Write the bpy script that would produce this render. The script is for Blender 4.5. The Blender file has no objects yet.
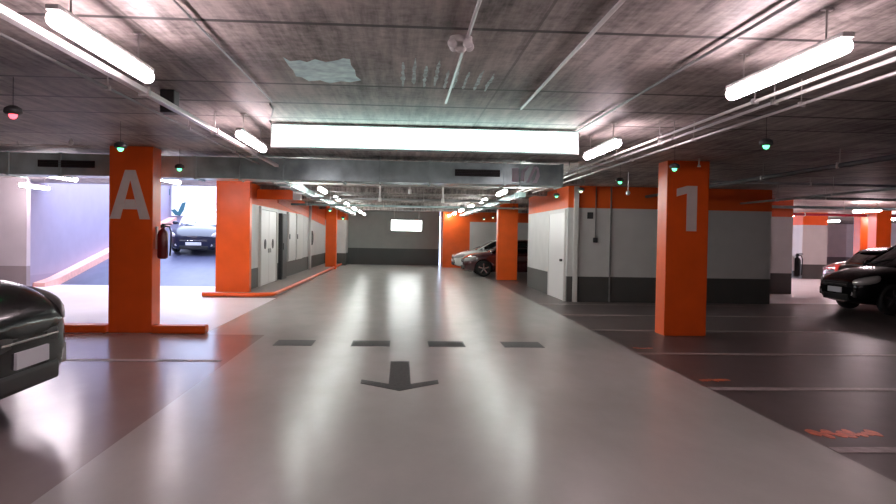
import bpy, bmesh, math, random
from mathutils import Vector, Matrix, Euler
random.seed(4)
C = bpy.context.scene.collection
PI = math.pi
# ------------------------------------------------------------------ camera
EYE = 1.55; F = 750.0
cam_d = bpy.data.cameras.new('camera'); cam_d.sensor_width = 36; cam_d.lens = F/896*36
cam_d.clip_start = 0.05; cam_d.clip_end = 300
cam = bpy.data.objects.new('camera', cam_d); C.objects.link(cam)
CM = (Matrix.Rotation(math.radians(-3.53), 4, 'Z') @ Matrix.Rotation(math.radians(90-1.17), 4, 'X')
      @ Matrix.Rotation(0.017, 4, 'Z'))
cam.matrix_world = Matrix.Translation((0, 0, EYE)) @ CM
bpy.context.scene.camera = cam
def at(px, py, Y):
    """world point seen at a photo pixel, at distance Y down the lane"""
    d = CM.to_3x3() @ Vector((px-448, -(py-252), -F))
    t = Y/d.y
    return Vector((d.x*t, Y, EYE+d.z*t))

# ------------------------------------------------------------------ materials
def mat(name, col, rough=0.6, metal=0.0, emit=None, estr=0.0, spec=0.5, noise=0.0, nscale=8.0, bump=0.0, coat=0.0):
    m = bpy.data.materials.new(name); m.use_nodes = True
    nt = m.node_tree; b = nt.nodes['Principled BSDF']
    b.inputs['Base Color'].default_value = (*col, 1)
    b.inputs['Roughness'].default_value = rough
    b.inputs['Metallic'].default_value = metal
    b.inputs['Specular IOR Level'].default_value = spec
    b.inputs['Coat Weight'].default_value = coat
    b.inputs['Coat Roughness'].default_value = 0.05
    if emit:
        b.inputs['Emission Color'].default_value = (*emit, 1)
        b.inputs['Emission Strength'].default_value = estr
    if noise > 0:
        g = nt.nodes.new('ShaderNodeNewGeometry')
        n = nt.nodes.new('ShaderNodeTexNoise'); n.inputs['Scale'].default_value = nscale
        n.inputs['Detail'].default_value = 5
        nt.links.new(g.outputs['Position'], n.inputs['Vector'])
        r = nt.nodes.new('ShaderNodeValToRGB')
        r.color_ramp.elements[0].position = .3; r.color_ramp.elements[1].position = .7
        r.color_ramp.elements[0].color = (*[c*(1-noise) for c in col], 1)
        r.color_ramp.elements[1].color = (*[min(1, c*(1+noise)) for c in col], 1)
        nt.links.new(n.outputs['Fac'], r.inputs['Fac'])
        nt.links.new(r.outputs['Color'], b.inputs['Base Color'])
        if bump > 0:
            bp = nt.nodes.new('ShaderNodeBump'); bp.inputs['Strength'].default_value = bump
            bp.inputs['Distance'].default_value = .01
            nt.links.new(n.outputs['Fac'], bp.inputs['Height']); nt.links.new(bp.outputs['Normal'], b.inputs['Normal'])
    return m

def wall_paint(name, white, base, orange, zb=.62, zo=2.3, rough=.5):
    """painted wall: dark skirting band, pale middle, orange band under the ceiling"""
    m = bpy.data.materials.new(name); m.use_nodes = True
    nt = m.node_tree; b = nt.nodes['Principled BSDF']; b.inputs['Roughness'].default_value = rough
    g = nt.nodes.new('ShaderNodeNewGeometry'); s = nt.nodes.new('ShaderNodeSeparateXYZ')
    nt.links.new(g.outputs['Position'], s.inputs[0])
    dv = nt.nodes.new('ShaderNodeMath'); dv.operation = 'DIVIDE'; dv.inputs[1].default_value = 8.0
    nt.links.new(s.outputs['Z'], dv.inputs[0])
    r = nt.nodes.new('ShaderNodeValToRGB'); r.color_ramp.interpolation = 'CONSTANT'
    e = r.color_ramp.elements
    e[0].position = 0; e[0].color = (*base, 1)
    e[1].position = zb/8; e[1].color = (*white, 1)
    if orange:
        x = e.new(zo/8); x.color = (*orange, 1)
    nt.links.new(dv.outputs[0], r.inputs['Fac'])
    n = nt.nodes.new('ShaderNodeTexNoise'); n.inputs['Scale'].default_value = 2.2; n.inputs['Detail'].default_value = 6
    nt.links.new(g.outputs['Position'], n.inputs['Vector'])
    mr = nt.nodes.new('ShaderNodeMapRange'); mr.inputs['To Min'].default_value = .86; mr.inputs['To Max'].default_value = 1.08
    nt.links.new(n.outputs['Fac'], mr.inputs['Value'])
    mx = nt.nodes.new('ShaderNodeVectorMath'); mx.operation = 'SCALE'
    nt.links.new(r.outputs['Color'], mx.inputs[0]); nt.links.new(mr.outputs[0], mx.inputs['Scale'])
    nt.links.new(mx.outputs[0], b.inputs['Base Color'])
    return m

def floor_mat(name, c1, c2, rough, streak=0.5, bump=.12):
    m = bpy.data.materials.new(name); m.use_nodes = True
    nt = m.node_tree; b = nt.nodes['Principled BSDF']
    g = nt.nodes.new('ShaderNodeNewGeometry')
    mp = nt.nodes.new('ShaderNodeMapping'); mp.inputs['Scale'].default_value = (1.3, .6, 1)
    nt.links.new(g.outputs['Position'], mp.inputs['Vector'])
    n = nt.nodes.new('ShaderNodeTexNoise'); n.inputs['Scale'].default_value = 1.6; n.inputs['Detail'].default_value = 8
    n.inputs['Roughness'].default_value = .6
    nt.links.new(mp.outputs[0], n.inputs['Vector'])
    r = nt.nodes.new('ShaderNodeValToRGB')
    r.color_ramp.elements[0].position = .34; r.color_ramp.elements[0].color = (*c1, 1)
    r.color_ramp.elements[1].position = .66; r.color_ramp.elements[1].color = (*c2, 1)
    nt.links.new(n.outputs['Fac'], r.inputs['Fac']); nt.links.new(r.outputs['Color'], b.inputs['Base Color'])
    n2 = nt.nodes.new('ShaderNodeTexNoise'); n2.inputs['Scale'].default_value = 3.5; n2.inputs['Detail'].default_value = 4
    nt.links.new(g.outputs['Position'], n2.inputs['Vector'])
    mr = nt.nodes.new('ShaderNodeMapRange'); mr.inputs['To Min'].default_value = rough-.02; mr.inputs['To Max'].default_value = rough+.02
    nt.links.new(n2.outputs['Fac'], mr.inputs['Value']); nt.links.new(mr.outputs[0], b.inputs['Roughness'])
    n3 = nt.nodes.new('ShaderNodeTexNoise'); n3.inputs['Scale'].default_value = 22; n3.inputs['Detail'].default_value = 3
    nt.links.new(g.outputs['Position'], n3.inputs['Vector'])
    bp = nt.nodes.new('ShaderNodeBump'); bp.inputs['Strength'].default_value = bump; bp.inputs['Distance'].default_value = .004
    nt.links.new(n3.outputs['Fac'], bp.inputs['Height']); nt.links.new(bp.outputs['Normal'], b.inputs['Normal'])
    b.inputs['Specular IOR Level'].default_value = .5
    return m

def ceiling_mat():
    m = bpy.data.materials.new('board_marked_concrete'); m.use_nodes = True
    nt = m.node_tree; b = nt.nodes['Principled BSDF']; b.inputs['Roughness'].default_value = .55
    L = nt.links.new; N = nt.nodes.new
    g = N('ShaderNodeNewGeometry')
    def noise(scale, vec, det=6):
        mp = N('ShaderNodeMapping'); mp.inputs['Scale'].default_value = vec
        L(g.outputs['Position'], mp.inputs['Vector'])
        n = N('ShaderNodeTexNoise'); n.inputs['Scale'].default_value = scale; n.inputs['Detail'].default_value = det
        n.inputs['Roughness'].default_value = .65
        L(mp.outputs[0], n.inputs['Vector']); return n
    big = noise(.8, (1, 1, 1)); strk = noise(2.0, (7, .5, 1)); strk2 = noise(1.5, (.4, 9, 1)); fine = noise(14, (1, 1, 1))
    def math_(op, a, bb=None, v=None):
        x = N('ShaderNodeMath'); x.operation = op
        L(a, x.inputs[0])
        if bb is not None: L(bb, x.inputs[1])
        if v is not None: x.inputs[1].default_value = v
        return x.outputs[0]
    s = math_('MULTIPLY', big.outputs['Fac'], v=.40)
    s = math_('ADD', s, math_('MULTIPLY', strk.outputs['Fac'], v=.36))
    s = math_('ADD', s, math_('MULTIPLY', strk2.outputs['Fac'], v=.06))
    s = math_('ADD', s, math_('MULTIPLY', fine.outputs['Fac'], v=.18))
    r = N('ShaderNodeValToRGB')
    e = r.color_ramp.elements
    e[0].position = .41; e[0].color = (.085, .070, .065, 1)
    e[1].position = .60; e[1].color = (.55, .485, .455, 1)
    L(s, r.inputs['Fac'])
    sx = N('ShaderNodeSeparateXYZ'); L(g.outputs['Position'], sx.inputs[0])
    # formwork joints across the lane, and fainter ones along it
    def joint(sock, off, period, w):
        a = math_('SUBTRACT', sock, v=off); a = math_('WRAP', a, v=period) if False else a
        md = N('ShaderNodeMath'); md.operation = 'PINGPONG'; L(a, md.inputs[0]); md.inputs[1].default_value = period/2
        return math_('GREATER_THAN', md.outputs[0], v=w)
    j1 = joint(sx.outputs['Y'], 4.70, 1.90, .028)
    j3 = joint(sx.outputs['Y'], 7.55, 5.7, .035)
    j2 = joint(sx.outputs['X'], .82, 2.5, .010)
    j2b = math_('MULTIPLY', j2, v=.55); j2b = math_('ADD', j2b, v=.45)
    jj = math_('MULTIPLY', math_('MULTIPLY', j1, j3), j2b)
    jm = math_('MULTIPLY', jj, v=.9); jm = math_('ADD', jm, v=.10)
    mx = N('ShaderNodeVectorMath'); mx.operation = 'SCALE'
    L(r.outputs['Color'], mx.inputs[0]); L(jm, mx.inputs['Scale']); L(mx.outputs[0], b.inputs['Base Color'])
    bp = N('ShaderNodeBump'); bp.inputs['Strength'].default_value = .35; bp.inputs['Distance'].default_value = .01
    L(s, bp.inputs['Height']); L(bp.outputs['Normal'], b.inputs['Normal'])
    return m

ORANGE = (.86, .115, .012)
M = dict(
    ceiling=ceiling_mat(),
    lane=floor_mat('pale_floor_paint', (.38, .365, .343), (.42, .40, .378), .252),
    bay=floor_mat('dark_floor_paint', (.068, .048, .047), (.088, .064, .062), .40),
    bay_left=floor_mat('taupe_floor_paint', (.25, .20, .19), (.28, .225, .215), .225),
    entry=floor_mat('white_floor_paint', (.80, .76, .77), (.85, .82, .83), .35),
    ramp=floor_mat('ramp_surface', (.05, .055, .10), (.08, .085, .14), .45, bump=.4),
    wall=wall_paint('white_wall_paint', (.62, .60, .59), (.075, .072, .068), ORANGE),
    wall_far=wall_paint('grey_wall_paint', (.28, .29, .28), (.06, .065, .065), None, zb=.85),
    wall_plain=wall_paint('pale_wall_paint', (.50, .44, .47), (.26, .21, .22), None, zb=.62),
    wall_ramp=wall_paint('ramp_wall_paint', (.30, .26, .35), (.26, .22, .30), None, zb=.3),
    wall_pink=wall_paint('bright_wall_paint', (.75, .62, .62), (.2, .16, .17), None),
    orange=mat('orange_gloss_paint', ORANGE, .32, noise=.06, nscale=3),
    orange_floor=mat('orange_floor_paint', (.60, .10, .03), .35, noise=.35, nscale=18),
    kerb_overlit=mat('overlit_orange_kerb_paint', (.80, .42, .34), .5, noise=.1),  # orange kerb paint, its overexposed look put into the paler colour
    grey_letter=mat('grey_letter_paint', (.74, .66, .61), .5, noise=.05),
    mark=mat('dark_grey_floor_paint', (.06, .06, .057), .6, spec=.2, noise=.25, nscale=30),
    line=mat('pale_line_paint', (.30, .24, .235), .45, noise=.25, nscale=12),
    galv=mat('galvanised_steel', (.55, .74, .76), .25, .35, noise=.35, nscale=2.5, bump=.15),
    galv_dull=mat('dull_steel', (.30, .30, .30), .45, .6, noise=.2, nscale=3),
    black=mat('black_metal', (.012, .012, .012), .5),
    dark=mat('dark_grey_plastic', (.04, .04, .042), .5),
    white=mat('white_enamel', (.80, .78, .77), .35),
    cream=mat('cream_paint', (.66, .63, .61), .4),
    steel=mat('painted_conduit', (.55, .52, .51), .35, .3),
    grey=mat('grey_enamel', (.33, .33, .33), .4),
    red=mat('extinguisher_red', (.14, .008, .010), .3, coat=.3),
    tube=mat('lit_tube', (1, 1, 1), .4, emit=(1, .80, .85), estr=46),
    tube_cool=mat('lit_tube_cool', (1, 1, 1), .4, emit=(.95, 1, .96), estr=52),
    tube_warm=mat('lit_tube_side_hall', (1, 1, 1), .4, emit=(1, .78, .82), estr=130),
    tube_entry=mat('lit_tube_by_ramp', (1, 1, 1), .4, emit=(1, .88, .94), estr=75),
    box=mat('lit_opal_panel', (1, 1, 1), .5, emit=(.66, 1, .93), estr=3.8),
    box_far=mat('lit_opal_panel_far', (1, 1, 1), .5, emit=(.95, 1, .98), estr=14),
    green=mat('green_led', (.1, 1, .5), .3, emit=(.10, .80, .30), estr=4.5),
    redled=mat('red_led', (1, .1, .1), .3, emit=(1, .10, .14), estr=3.4),
    pale_led=mat('pale_led', (1, 1, .9), .3, emit=(.75, 1, .62), estr=2.6),
    carblack=mat('black_car_paint', (.004, .004, .005), .22, spec=.15, coat=.15),
    carblue=mat('navy_car_paint', (.004, .006, .022), .3, spec=.3, coat=.8),
    carred=mat('dark_red_car_paint', (.05, .006, .01), .2, coat=1),
    carpink=mat('red_car_paint', (.40, .02, .04), .25, coat=1),
    carwhite=mat('white_car_paint', (.8, .8, .78), .25, coat=1),
    glass=mat('dark_car_glass', (.01, .012, .014), .04, spec=.8),
    skyglass=mat('painted_sky_glass', (.62, .66, .72), .08, .6, spec=.8),  # bright sky reflection put into the pale colour
    rubber=mat('tyre_rubber', (.012, .012, .012), .75),
    rim=mat('alloy_rim', (.35, .35, .36), .25, .9),
    lamp=mat('headlamp_lens', (.55, .53, .53), .12, .3, coat=1),
    taillamp=mat('red_tail_lamp', (.6, .02, .03), .2, emit=(1, .1, .08), estr=.4),
    plate=mat('number_plate', (.62, .62, .66), .35),
    trimgrey=mat('grey_bumper_trim', (.28, .27, .27), .35),
    chrome=mat('chrome', (.75, .75, .75), .12, 1),
    teal=mat('teal_print', (.02, .10, .13), .5),
    board=mat('white_board', (.88, .90, .90), .5),
    patch=mat('painted_reflection_concrete', (.52, .86, 1.0), .3, noise=.45, nscale=11),  # bluish reflection on the ceiling put into the colour
    streak_light=mat('painted_streak_light', (.56, .68, .66), .45, noise=.5, nscale=16),  # striped light on the ceiling painted as pale streaks
)

# ------------------------------------------------------------------ mesh helpers
class MB:
    def __init__(s): s.bm = bmesh.new()
    def box(s, x0, x1, y0, y1, z0, z1, bev=0, rot=None, mi=0):
        r = bmesh.ops.create_cube(s.bm, size=1)
        vs = r['verts']
        sx, sy, sz = x1-x0, y1-y0, z1-z0
        for v in vs: v.co = Vector((v.co.x*sx, v.co.y*sy, v.co.z*sz))
        fs = set(f for v in vs for f in v.link_faces)
        if bev > 0:
            es = set(e for v in vs for e in v.link_edges)
            rb = bmesh.ops.bevel(s.bm, geom=list(es), offset=min(bev, .45*min(sx, sy, sz)), segments=2, affect='EDGES', profile=.6)
            vs = list(set(v for f in rb['faces'] for v in f.verts)) ; fs = set(f for v in vs for f in v.link_faces); vs = list(set(v for f in fs for v in f.verts))
        c = Vector(((x0+x1)/2, (y0+y1)/2, (z0+z1)/2))
        for v in vs:
            if rot: v.co = rot @ v.co
            v.co += c
        for f in fs: f.material_index = mi
        return s
    def cyl(s, p0, p1, r0, r1=None, seg=16, mi=0, smooth=True):
        p0 = Vector(p0); p1 = Vector(p1); r1 = r0 if r1 is None else r1
        d = p1-p0; q = d.to_track_quat('Z', 'Y').to_matrix()
        ra, rb = [], []
        for i in range(seg):
            a = 2*PI*i/seg; u = q @ Vector((math.cos(a), math.sin(a), 0))
            ra.append(s.bm.verts.new(p0+u*r0)); rb.append(s.bm.verts.new(p1+u*r1))
        for i in range(seg):
            f = s.bm.faces.new((ra[i], ra[(i+1) % seg], rb[(i+1) % seg], rb[i])); f.smooth = smooth; f.material_index = mi
        s.bm.faces.new(ra[::-1]).material_index = mi; s.bm.faces.new(rb).material_index = mi
        return s
    def lathe(s, prof, c=(0, 0, 0), axis='Z', seg=24, mi=0):
        """prof: list of (radius, height)"""
        c = Vector(c); rings = []
        for (r, h) in prof:
            ring = []
            for i in range(seg):
                a = 2*PI*i/seg; u, v = r*math.cos(a), r*math.sin(a)
                p = {'Z': (u, v, h), 'Y': (u, h, v), 'X': (h, u, v)}[axis]
                ring.append(s.bm.verts.new(c+Vector(p)))
            rings.append(ring)
        for a, b in zip(rings, rings[1:]):
            for i in range(seg):
                f = s.bm.faces.new((a[i], a[(i+1) % seg], b[(i+1) % seg], b[i])); f.smooth = True; f.material_index = mi
        s.bm.faces.new(rings[0][::-1]).material_index = mi; s.bm.faces.new(rings[-1]).material_index = mi
        return s
    def prism(s, pts, d, mi=0):
        """polygon of 3-D points pushed along vector d"""
        d = Vector(d); a = [s.bm.verts.new(Vector(p)) for p in pts]; b = [s.bm.verts.new(Vector(p)+d) for p in pts]
        n = len(pts)
        s.bm.faces.new(a[::-1]).material_index = mi; s.bm.faces.new(b).material_index = mi
        for i in range(n): s.bm.faces.new((a[i], a[(i+1) % n], b[(i+1) % n], b[i])).material_index = mi
        return s
    def tube(s, pts, r, seg=8, mi=0):
        pts = [Vector(p) for p in pts]; rings = []
        for k, p in enumerate(pts):
            t = (pts[min(k+1, len(pts)-1)]-pts[max(k-1, 0)]).normalized()
            up = Vector((0, 0, 1)) if abs(t.z) < .9 else Vector((0, 1, 0))
            u = t.cross(up).normalized(); v = u.cross(t)
            rings.append([s.bm.verts.new(p+u*math.cos(2*PI*i/seg)*r+v*math.sin(2*PI*i/seg)*r) for i in range(seg)])
        for a, b in zip(rings, rings[1:]):
            for i in range(seg):
                f = s.bm.faces.new((a[i], a[(i+1) % seg], b[(i+1) % seg], b[i])); f.smooth = True; f.material_index = mi
        s.bm.faces.new(rings[0][::-1]); s.bm.faces.new(rings[-1])
        return s
    def sphere(s, c, r, sc=(1, 1, 1), seg=16):
        rr = bmesh.ops.create_uvsphere(s.bm, u_segments=seg, v_segments=seg//2, radius=r)
        for v in rr['verts']:
            v.co = Vector((v.co.x*sc[0], v.co.y*sc[1], v.co.z*sc[2]))+Vector(c)
            for f in v.link_faces: f.smooth = True
        return s
    def build(s, name, m, parent=None):
        bmesh.ops.recalc_face_normals(s.bm, faces=s.bm.faces[:])
        me = bpy.data.meshes.new(name); s.bm.to_mesh(me); s.bm.free()
        for k in (m if isinstance(m, (list, tuple)) else [m]): me.materials.append(k)
        o = bpy.data.objects.new(name, me); C.objects.link(o)
        if parent: o.parent = parent
        return o
def tag(o, label, cat, group=None):
    o['label'] = label; o['category'] = cat
    if group: o['group'] = group
    return o
def thing(name, label, cat, loc=(0, 0, 0), rz=0, group=None):
    o = bpy.data.objects.new(name, None); o.empty_display_size = .1; C.objects.link(o)
    o.location = loc; o.rotation_euler = (0, 0, rz)
    return tag(o, label, cat, group)
def struct(o): o['kind'] = 'structure'; return o
def sbox(name, m, *boxes):
    b = MB()
    for q in boxes: b.box(*q)
    return struct(b.build(name, m))
def dup(root, loc, rz=0, label=None, group=None):
    r = root.copy(); C.objects.link(r); r.location = loc; r.rotation_euler = (0, 0, rz)
    if label: r['label'] = label
    if group: r['group'] = group
    for ch in list(root.children):
        c = ch.copy(); C.objects.link(c); c.parent = r
        for g in list(ch.children):
            d = g.copy(); C.objects.link(d); d.parent = c
    return r

H = 2.85   # ceiling height
# ------------------------------------------------------------------ floor
fb = MB()
def rect(x0, x1, y0, y1, mi):
    fb.bm.faces.new([fb.bm.verts.new(p) for p in ((x0, y0, 0), (x1, y0, 0), (x1, y1, 0), (x0, y1, 0))]).material_index = mi
LX0, LX1 = -2.07, 3.24
rect(LX0, LX1, -7, 18.4, 0)             # the lane
rect(LX1, 16, -7, 18.4, 1)              # bays on the right
rect(-16, LX0, -7, 11.6, 2)             # bays on the left
rect(-16, -4.5, 11.6, 22.0, 3); rect(-4.5, -3.0, 11.84, 18.25, 3)          # foot of the ramp
rect(-4.5, -3.0, 11.6, 11.84, 0); rect(-4.5, -3.0, 18.25, 18.4, 0); rect(-3.0, LX0, 11.6, 18.4, 0)
rect(-4.5, LX1, 18.4, 40.2, 0)
rect(LX1, 9.1, 24.4, 40.2, 1)
rect(LX1, 9.1, 18.4, 24.4, 1)
rect(9.1, 30, 18.4, 49, 3)
rect(16, 30, -7, 18.4, 1)
fo = struct(fb.build('floor', [M['lane'], M['bay'], M['bay_left'], M['entry']]))
for p in fo.data.polygons:
    if p.normal.z < 0: p.flip()

# ------------------------------------------------------------------ ceiling
sbox('ceiling', M['ceiling'],
     (-16, 30, -7, 21.5, H, H+.3), (-4.56, 30, 21.5, 49, H, H+.3), (-16, -10.15, 21.5, 24, H, H+.3))
# ------------------------------------------------------------------ walls
sbox('wall_back', M['wall'], (-16, 30, -7.2, -7, 0, H))
sbox('wall_left', M['wall_plain'], (-16.2, -16, -7, 20, 0, H))
sbox('wall_right', M['wall_pink'], (30, 30.2, -7, 49, 0, H))
sbox('wall_far_left', M['wall_plain'], (-16, -10.15, 19.8, 20.0, 0, H), (-16, -9.48, 19.6, 19.8, 0, H))
sbox('wall_ramp_side', M['wall_ramp'], (-10.15, -10.0, 19.8, 33.2, 0, 6.0))
sbox('wall_ramp_end', M['wall_ramp'], (-10.0, -4.56, 33.0, 33.2, 0, 6.0))
sbox('wall_ramp_inner', M['wall_ramp'], (-4.56, -4.46, 21.5, 33.2, H+.3, 6.0))
sbox('wall_end', M['wall_far'], (-4.56, 2.0, 40, 40.2, 0, H))
sbox('wall_end_orange', M['orange'], (2.05, 3.40, 37.6, 40.2, 0, H))
sbox('wall_end_right', M['wall'], (3.40, 9.1, 37.6, 37.8, 0, H))
sbox('wall_far_right', M['wall_pink'], (9.1, 30, 49, 49.2, 0, H))
sbox('wall_service_core', M['wall'], (-4.56, -3.9, 18.985, 40, 0, H))
sbox('wall_core_end', M['wall'], (-3.9, -2.85, 38.3, 40, 0, H))
sbox('wall_block', M['wall'], (4.06, 9.2, 18.2, 24.0, 0, H))
sbox('wall_block_return', M['wall'], (9.2, 11.68, 21.8, 24.0, 0, H))
sbox('wall_block_side', M['wall'], (8.9, 9.2, 24.0, 37.6, 0, H))
sbox('wall_hall_stub', M['wall'], (17.1, 18.2, 31.1, 32.3, 0, H))
# sloping orange band painted along the service core
b = MB()
b.prism([(-3.9, 23.8, 2.52), (-3.9, 23.8, 2.72), (-3.9, 38.2, 2.35), (-3.9, 38.2, 2.0)], (.02, 0, 0))
struct(b.build('trim_1', M['orange']))
# ------------------------------------------------------------------ ramp
b = MB()
b.prism([(-9.995, 21.9, .002), (-9.995, 32.995, 1.998), (-9.995, 32.995, 0), (-9.995, 22.0, 0)], (5.43, 0, 0))
rampo = b.build('floor_ramp', M['ramp']); struct(rampo)
b = MB()
pts = [(-9.99, 21.0, 0), (-9.99, 21.0, .1), (-9.99, 21.9, .2), (-9.99, 32.9, 2.18), (-9.99, 32.9, 1.98), (-9.99, 21.9, 0)]
b.prism(pts, (.32, 0, 0))
tag(b.build('ramp_kerb', M['kerb_overlit']), 'orange kerb painted pinkish for overexposure, climbing beside the ramp along the lavender wall', 'kerb')

# ------------------------------------------------------------------ columns
def column(x0, x1, y0, y1, label):
    b = MB(); b.box(x0, x1, y0, y1, 0, H-.005, bev=.012)
    return tag(b.build('square_column', M['orange']), label, 'column', None)
colA = column(-4.45, -3.80, 11.70, 12.10, 'orange square column marked with a big grey letter A')
col1 = column(4.27, 4.97, 11.92, 12.36, 'orange square column marked with a big grey number 1')
column(-4.56, -3.74, 18.72, 18.98, 'bright orange column on the rounded kerb right of the ramp opening')
column(3.49, 4.22, 27.2, 27.65, 'dark orange column standing in front of the parked dark red car')
column(-3.44, -2.96, 34.1, 34.5, 'narrow orange column at the far end of the left wall')
column(16.9, 17.45, 25.8, 26.3, 'orange column rising behind the black car on the right')
column(19.6, 20.1, 31, 31.5, 'paler orange column far back in the side hall, left of its neighbour')
# letters
def letterA(cx, y, z0, z1, w):
    h = z1-z0; b = MB()
    t = .30*w
    def P(u, v): return (cx+(u-.5)*w, y, z0+v*h)
    outer = [(0, 0), (.37, 1), (.63, 1), (1, 0), (.74, 0), (.665, .22), (.335, .22), (.26, 0)]
    # split in pieces so the counter stays open
    b.prism([P(0, 0), P(.37, 1), P(.5, 1), P(.5, .80), P(.26, 0)], (0, -.006, 0))
    b.prism([P(1, 0), P(.63, 1), P(.5, 1), P(.5, .80), P(.74, 0)], (0, -.006, 0))
    b.prism([P(.32, .2), P(.68, .2), P(.61, .40), P(.39, .40)], (0, -.007, 0))
    return b.build('letter', M['grey_letter'])
pa = at(130, 219, 11.70); pb = at(130, 170, 11.70)
la = letterA(pa.x+.0, 11.6995, pa.z, pb.z, .60); la.parent = colA
la['label'] = 'big grey letter A'
p0 = at(680, 231, 11.92); p1 = at(695, 186, 11.92)
b = MB(); x0 = p0.x+.0; w = .34; h = p1.z-p0.z; z0 = p0.z
def P(u, v): return (x0-.07+u*w, 11.9195, z0+v*h)
b.prism([P(.50, 0), P(1, 0), P(1, 1), P(.62, 1), P(.50, .96)], (0, -.006, 0))
b.prism([P(.50, .96), P(.62, 1), P(.50, 1), P(0, .93), P(0, .76), P(.5, .83)], (0, -.0065, 0))
o = b.build('numeral', M['grey_letter']); o.parent = col1; o['label'] = 'big grey number 1'

# ------------------------------------------------------------------ kerbs
def kerb(name, x0, x1, y0, y1, h, label):
    b = MB(); b.box(x0, x1, y0, y1, 0, h, bev=.035)
    return tag(b.build(name, M['orange']), label, 'kerb')
kerb('low_kerb', -9.6, -4.46, 11.62, 11.84, .13, 'long low orange kerb left of the column marked A')
kerb('low_kerb', -3.79, -2.97, 11.62, 11.84, .13, 'short low orange kerb right of the column marked A')
# island kerb around the service core, rounded nose
b = MB()
n = 10; pts = [(-4.75, 18.25, 0)]
for i in range(n+1):
    a = -PI/2 + (PI/2)*i/n; pts.append((-3.65+.55*math.cos(a), 18.8+.55*math.sin(a), 0))
pts += [(-3.05, 33.0, 0), (-3.05, 38.2, 0), (-3.89, 38.2, 0), (-3.89, 19.0, 0), (-3.72, 19.0, 0), (-3.72, 18.70, 0), (-4.75, 18.70, 0)]
b.prism(pts, (0, 0, .10))
isl = tag(b.build('kerb_island', M['cream']), 'raised pavement with rounded nose running beside the left wall', 'kerb')
isl.data.materials[0] = mat('worn_pavement', (.33, .27, .25), .45, noise=.1)
b = MB(); e = [Vector(p) for p in pts[:n+4]]
b.tube([(p.x, p.y, .075) for p in e], .05, seg=8)
o = b.build('kerb_edge', M['orange'], isl); o['label'] = 'orange painted edge'

# ------------------------------------------------------------------ floor markings
for k, (xa, xb) in enumerate(((276, 314), (352, 390), (428, 464), (502, 541))):
    a_ = at(xa, 345, 10.8); b_ = at(xb, 345, 10.8)
    b = MB(); b.box(a_.x, b_.x, 10.5, 11.05, .0004, .003)
    tag(b.build('floor_dash', M['mark']), 'dark grey dash painted across the lane, ' + ('first from the left', 'second from the left', 'third from the left', 'fourth from the left')[k], 'floor marking', 'dashes across the lane')
b = MB()
ax = 0.0
b.box(ax-.115, ax+.115, 7.72, 9.25, .0004, .003)
b.prism([(ax, 7.48, .0004), (ax+.41, 7.86, .0004), (ax+.41, 8.06, .0004), (ax, 7.74, .0004), (ax-.41, 8.06, .0004), (ax-.41, 7.86, .0004)], (0, 0, .0030))
tag(b.build('floor_arrow', M['mark']), 'dark grey arrow painted in the lane, pointing towards the camera', 'floor marking')
def bay_line(x0, x1, y, label, w=.15):
    b = MB(); b.box(x0, x1, y-w/2, y+w/2, .0004, .003)
    tag(b.build('bay_line', M['line']), label, 'floor marking', 'bay lines')
rl = [3.3, 5.40, 7.66, 10.03, 12.6, 15.1, 17.5]
nm = ['first', 'second', 'third', 'fourth', 'fifth', 'sixth', 'seventh', 'eighth', 'ninth', 'tenth', 'eleventh', 'twelfth', 'thirteenth']
for k, y in enumerate(rl[1:]):
    bay_line(3.25, 8.2, y, 'pale line between parking bays on the right, %s from the camera' % nm[k])
for k, y in ((1, 9.2),):
    bay_line(-7.2, -2.17, y, 'pale line between parking bays on the left, %s' % ('behind the black car' if k else 'in front of the black car'))
# worn orange bay marks beside the lane
for k, (y, s) in enumerate(((5.72, 1.0), (8.05, .6), (10.45, .5))):
    b = MB()
    random.seed(20+k)
    for i in range(9):
        cx = 3.32+(.06+.062*i)*s; cy = y+(.14+random.uniform(-.05, .05))*s; rx = random.uniform(.035, .06)*s; ry = random.uniform(.06, .13)*s
        b.prism([(cx+rx*math.cos(a)*random.uniform(.8, 1.1), cy+ry*math.sin(a)*random.uniform(.8, 1.1), .0004+.00005*i) for a in [2*PI*j/12 for j in range(12)]], (0, 0, .0025))
    tag(b.build('bay_mark', M['orange_floor']), 'worn orange bay mark painted beside the lane, %s from the camera' % nm[k], 'floor marking', 'orange bay marks')

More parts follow.
